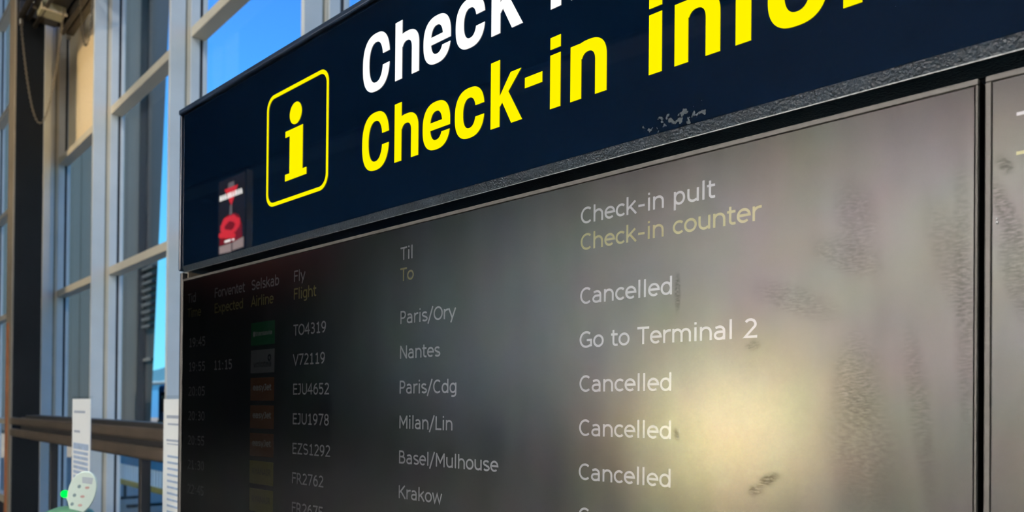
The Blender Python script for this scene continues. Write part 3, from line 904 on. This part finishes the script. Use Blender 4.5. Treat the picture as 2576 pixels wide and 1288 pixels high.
box('motor_flange', -9.80, -9.785, 1.83, 1.845, 0.03, 0.12, M_cream_alu, mb, 0.002)
for y, z, x in ((1.74, 0.03, -10.36), (1.80, 0.09, -9.95), (2.10, 0.10, -9.3)):
    bm = bmesh.new()
    box_bm(bm, x - 0.02, x + 0.02, y - 0.02, y + 0.02, z - 0.045, z + 0.03, 0.008, 2)
    bm_obj('hook', bm, M_steel, gn)

def chain(name, A, B, sag, label, n):
    A, B = Vector(A), Vector(B)
    pts = []
    for k in range(n + 1):
        t = k / n
        p = A.lerp(B, t)
        p.z -= sag * 4 * t * (1 - t)
        pts.append(p)
    # resample evenly
    L_ = [0]
    for a, b in zip(pts[:-1], pts[1:]): L_.append(L_[-1] + (b - a).length)
    step = 0.030
    cnt = int(L_[-1] / step)
    bm = bmesh.new()
    j = 0
    for k in range(cnt):
        d = (k + 0.5) * step
        while L_[j + 1] < d: j += 1
        t = (d - L_[j]) / (L_[j + 1] - L_[j])
        p = pts[j].lerp(pts[j + 1], t)
        dr = (pts[j + 1] - pts[j]).normalized()
        sd = dr.cross(Vector((0.6, 0.8, 0))).normalized()
        if k % 2: sd = dr.cross(sd).normalized()
        nrm = dr.cross(sd).normalized()
        m_, n_ = 10, 5
        rings = []
        for q in range(m_):
            a = 2 * PI * q / m_
            c = p + dr * math.cos(a) * 0.020 + sd * math.sin(a) * 0.0105
            o = (dr * math.cos(a) + sd * math.sin(a)).normalized()
            rings.append([bm.verts.new(c + o * math.cos(2 * PI * w_ / n_) * 0.0032 + nrm * math.sin(2 * PI * w_ / n_) * 0.0032) for w_ in range(n_)])
        for q in range(m_):
            for w_ in range(n_):
                bm.faces.new((rings[q][w_], rings[q][(w_ + 1) % n_], rings[(q + 1) % m_][(w_ + 1) % n_], rings[(q + 1) % m_][w_]))
    bmesh.ops.recalc_face_normals(bm, faces=bm.faces[:])
    ob = bm_obj(name, bm, M_steel, None, True)
    tag(ob, label, 'chain')
    return ob

chain('chain', (-10.36, 1.74, 5.985), (-9.62, 2.02, 6.03), 1.22, 'long steel chain loop hanging from the winch gantry in front of the black column', 90)
chain('chain', (-9.30, 2.10, 6.06), (-8.62, 2.08, 5.95), 0.62, 'short steel chain loop hanging in front of the beige blind', 60)

# ------------------------------------------------------------------ poster stands
def poster_stand(x, y, wd, hh, top, label, kind):
    t = empty('poster_stand', (x, y, 0))
    tag(t, label, 'poster stand')
    box('acrylic_sheet', -0.008, wd + 0.008, -0.004, -0.002, top - hh - 0.012, top + 0.012, M_acrylic, t)
    box('acrylic_back', -0.008, wd + 0.008, 0.004, 0.007, top - hh - 0.012, top + 0.012, M_acrylic, t)
    pp = box('paper', 0.0, wd, -0.0005, 0.0015, top - hh, top, M_paper, t)
    def bar(u0, u1, v, th, material):
        box('print_line', wd * u0, wd * u1, -0.0011, -0.0006, top - hh * v - th, top - hh * v, material, pp)
    bar(0.10, 0.72, 0.12, 0.010, M_ink)
    if kind == 0:
        bar(0.12, 0.45, 0.32, 0.010, M_ink)
        bar(0.08, 0.92, 0.45, 0.026, M_ink_blue)
        for q in range(9):
            bar(0.10, 0.90, 0.53 + 0.05 * q, 0.013, M_ink_blue)
    else:
        bar(0.14, 0.60, 0.18, 0.006, M_ink)
        bar(0.10, 0.85, 0.30, 0.007, M_ink)
        bar(0.12, 0.70, 0.33, 0.004, M_ink)
        for q in range(12):
            bar(0.14, 0.48 + 0.14 * (q % 3), 0.42 + 0.046 * q, 0.007, M_ink_blue)
    tube('pole', [(wd / 2, 0.016, 0.01), (wd / 2, 0.016, top - hh * 0.3)], 0.009, M_steel, t)
    lathe('base', [(0.0, 0.0), (0.13, 0.0), (0.13, 0.008), (0.02, 0.016), (0.0, 0.016)], M_dark, t, (wd / 2, 0.016, 0))
    return t

poster_stand(-3.797, 0.85, 0.297, 0.425, 1.622, 'clear acrylic poster stand with a blue table notice behind the white oval plate', 0)
poster_stand(-2.610, 0.85, 0.297, 0.430, 1.618, 'clear acrylic poster stand with a list notice at the left edge of the sign totem', 1)

# ------------------------------------------------------------------ hand gel dispenser with an oval plate
ds = empty('gel_dispenser', (-2.60, 0.62, 0))
tag(ds, 'green dispenser post with white oval instruction plate and a glowing green light', 'dispenser')
lathe('base', [(0.0, 0.0), (0.11, 0.0), (0.11, 0.012), (0.03, 0.03), (0.0, 0.03)], M_dark, ds)
tube('pole', [(0, 0, 0.02), (0, 0, 0.98)], 0.022, M_steel, ds)
lathe('body', [(0.0, 0.93), (0.055, 0.93), (0.075, 0.96), (0.090, 1.10), (0.092, 1.17), (0.086, 1.215), (0.062, 1.250), (0.030, 1.262), (0.0, 1.265)], M_green, ds, (-0.040, -0.035, 0.022))
tube('arm', [(-0.03, -0.03, 1.22), (-0.015, -0.01, 1.29), (0.0, 0.01, 1.31)], 0.008, M_plate, ds)
# the plate faces the viewer: local frame (right, out, up) with a small tilt
pr = Vector((0.62, 0.78, 0)).normalized()
pu = (Vector((0, 0, 1)) + pr * 0.17).normalized()
pn = pr.cross(pu).normalized()
pc = Vector((0.012, -0.012, 1.330))
def plate_pt(u, v, w):
    return pc + pr * u + pu * v + pn * w
def egg(t, k=1.0):
    v = 0.067 * math.sin(t)
    return (0.0415 * (1 + 0.10 * math.sin(t)) * math.cos(t) * k, v * k)
bm = bmesh.new()
rings = []
for k, w in ((0.97, -0.004), (1.0, -0.002), (1.0, 0.002), (0.96, 0.004)):
    rings.append([bm.verts.new(plate_pt(*egg(2 * PI * q / 40, k), w)) for q in range(40)])
for a, b in zip(rings[:-1], rings[1:]):
    for q in range(40):
        bm.faces.new((a[q], a[(q + 1) % 40], b[(q + 1) % 40], b[q]))
bm.faces.new(rings[0][::-1]); bm.faces.new(rings[-1])
bmesh.ops.recalc_face_normals(bm, faces=bm.faces[:])
pl = bm_obj('oval_plate', bm, M_plate, ds)
def plate_blob(name, u, v, ru, rv, material, n=14):
    vs_ = [plate_pt(u + ru * math.cos(2 * PI * q / n), v + rv * math.sin(2 * PI * q / n), 0.0047) for q in range(n)]
    mesh_obj(name, vs_, [tuple(range(n))], material, pl)
for v, u in ((0.020, -0.010), (-0.007, -0.019), (-0.034, -0.021)):
    plate_blob('icon', u, v, 0.005, 0.0055, M_icon)
    plate_blob('icon', u + 0.024, v - 0.004, 0.0065, 0.0040, M_icon_red)
for q in range(4):
    u0, v0 = -0.006 + 0.001 * q, 0.046 - 0.0048 * q
    vs_ = [plate_pt(u0 + a, v0 + b, 0.0047) for a, b in ((0, 0), (0.032 - 0.001 * q, -0.004), (0.032 - 0.001 * q, -0.001), (0, 0.003))]
    mesh_obj('print_line', vs_, [(0, 1, 2, 3)], M_ink, pl)
bm = bmesh.new()
bmesh.ops.create_uvsphere(bm, u_segments=20, v_segments=12, radius=0.0115, matrix=Matrix.Translation(plate_pt(-0.052, -0.004, -0.004)))
bm_obj('indicator_light', bm, M_led, ds, True)
tube('light_arm', [plate_pt(-0.052, -0.004, -0.008), plate_pt(-0.035, -0.03, -0.008), plate_pt(-0.02, -0.05, -0.008)], 0.004, M_plate, ds)

# ------------------------------------------------------------------ outside
M_apron = mat('grey_asphalt', (0.40, 0.33, 0.23), 0.9, 0, 0.1, 0.3)
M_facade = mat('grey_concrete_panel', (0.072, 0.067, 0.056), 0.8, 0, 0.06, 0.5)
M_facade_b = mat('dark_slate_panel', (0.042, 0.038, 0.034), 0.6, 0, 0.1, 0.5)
M_ledge = mat('light_concrete_ledge', (0.15, 0.14, 0.12), 0.8)
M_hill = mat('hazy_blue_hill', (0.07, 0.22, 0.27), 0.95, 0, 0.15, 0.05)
M_bus = mat('blue_bus_paint', (0.07, 0.30, 0.62), 0.3, 0, 0.05)
M_tarp = mat('yellow_stripe_paint', (0.55, 0.45, 0.12), 0.6)
M_roofing = mat('pale_roofing', (0.45, 0.58, 0.62), 0.6)
struct(box('ground', -320, 120, 2.47, 260, -0.5, -0.15, M_apron))

of = empty('office_building', (-26.0, 8.0, -0.15))
tag(of, 'grey panelled office building with dark slanted end seen through the windows', 'building')
# core: a slab whose right-hand end leans outwards
xt, xg = 2.29, -0.71
core = [(-42, 0.25, 0), (xg, 0.25, 0), (xt, 0.25, 30.0), (-42, 0.25, 30.0), (-42, 9, 0), (xg - 31, 9, 0), (xt - 30, 9, 30.0), (-42, 9, 30.0)]
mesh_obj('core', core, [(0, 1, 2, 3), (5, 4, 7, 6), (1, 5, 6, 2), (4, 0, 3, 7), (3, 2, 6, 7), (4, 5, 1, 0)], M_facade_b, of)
pan = None
for k in range(17):
    x1 = -1.30 - 2.5 * k
    if pan is None:
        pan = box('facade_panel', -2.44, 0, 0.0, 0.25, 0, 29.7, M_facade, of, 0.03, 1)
        o = pan
    else:
        o = bpy.data.objects.new('facade_panel', pan.data)
        COL.objects.link(o)
        o.parent = of
    o.location = (x1, 0, 0.2)
for f in range(2):
    zb = 0.6 + 2.6 * f
    xr = xg + (xt - xg) * zb / 30.0
    box('floor_ledge', -1.24, xr - 0.05, 0.17, 0.27, zb, zb + 0.10, M_ledge, of)
for q in range(9):
    zb = 4.3 + 0.24 * q
    box('louvre_slat', -1.22, xg + (xt - xg) * zb / 30.0 - 0.06, 0.10, 0.26, zb, zb + 0.09, M_facade, of)

def hill(name, x0, x1, y, top, seed, label):
    rn = random.Random(seed)
    n = 40
    v, fc = [], []
    ph = [rn.random() * 6 for _ in range(4)]
    for i in range(n + 1):
        t = i / n
        x = x0 + (x1 - x0) * t
        z = top * (0.72 + 0.16 * math.sin(5 * t + ph[0]) + 0.09 * math.sin(13 * t + ph[1]) + 0.04 * math.sin(31 * t + ph[2])) * math.sin(PI * (0.06 + 0.88 * t)) ** 0.4
        v += [(x, y, -0.2), (x, y + 8, z), (x, y + 26, z * 0.9), (x, y + 40, -0.2)]
    for i in range(n):
        for j in range(3):
            a = 4 * i + j
            fc.append((a, a + 4, a + 5, a + 1))
    ob = mesh_obj(name, v, fc, M_hill, None, True)
    tag(ob, label, 'hill')
hill('hill', -310, -70, 62, 15.0, 2, 'low blue hazy ridge on the horizon beyond the office building')

hg = empty('hangar', (-92, 34, -0.15))
tag(hg, 'long low hangar with pale ribbed roof below the blue ridge', 'building')
box('wall', -22, 22, 0, 14, 0, 4.6, M_bus, hg)
for k in range(22):
    box('roof_sheet', -22 + 2 * k, -22 + 2 * k + 1.92, -0.4, 14.4, 4.6, 4.85 + 0.05 * (k % 2), M_roofing, hg)
box('gutter', -22, 22, -0.55, -0.4, 4.45, 4.65, M_ledge, hg)

bs = empty('shuttle_bus', (-26.6, 10.2, -0.15))
tag(bs, 'blue shuttle bus parked outside past the dark end of the office building', 'bus')
box('body', -5.5, 5.5, 0.0, 2.5, 0.35, 2.55, M_bus, bs, 0.15, 3)
for k in range(7):
    box('window', -5.1 + 1.5 * k, -3.8 + 1.5 * k, -0.02, 0.02, 1.45, 2.25, M_column, bs, 0.01, 1)
box('stripe', -5.45, 5.45, -0.015, 0.02, 0.95, 1.12, M_tarp, bs)
for x in (-3.6, 3.6):
    bm = bmesh.new()
    tube_bm(bm, [(x, -0.03, 0.5), (x, 0.3, 0.5)], 0.5, 20)
    bmesh.ops.recalc_face_normals(bm, faces=bm.faces[:])
    bm_obj('wheel', bm, M_gasket, bs)
br = empty('trolley_rack', (-13.9, 4.2, -0.15))
tag(br, 'blue and yellow trolley rack with white bars standing outside below the rail', 'rack')
box('blue_panel', -1.4, 1.4, 0, 0.06, 0.66, 0.86, M_bus, br, 0.01, 1)
box('yellow_beam', -1.4, 1.4, 0, 0.06, 0.28, 0.38, M_tarp, br, 0.01, 1)
for k in range(19):
    box('white_bar', -1.36 + 0.15 * k, -1.31 + 0.15 * k, 0.01, 0.05, 0.38, 0.66, M_paper, br)
for x in (-1.3, 0.0, 1.3):
    box('upright', x - 0.03, x + 0.03, 0.06, 0.10, 0.0, 0.86, M_dark, br)
    box('foot', x - 0.05, x + 0.05, -0.25, 0.33, 0.0, 0.05, M_dark, br)
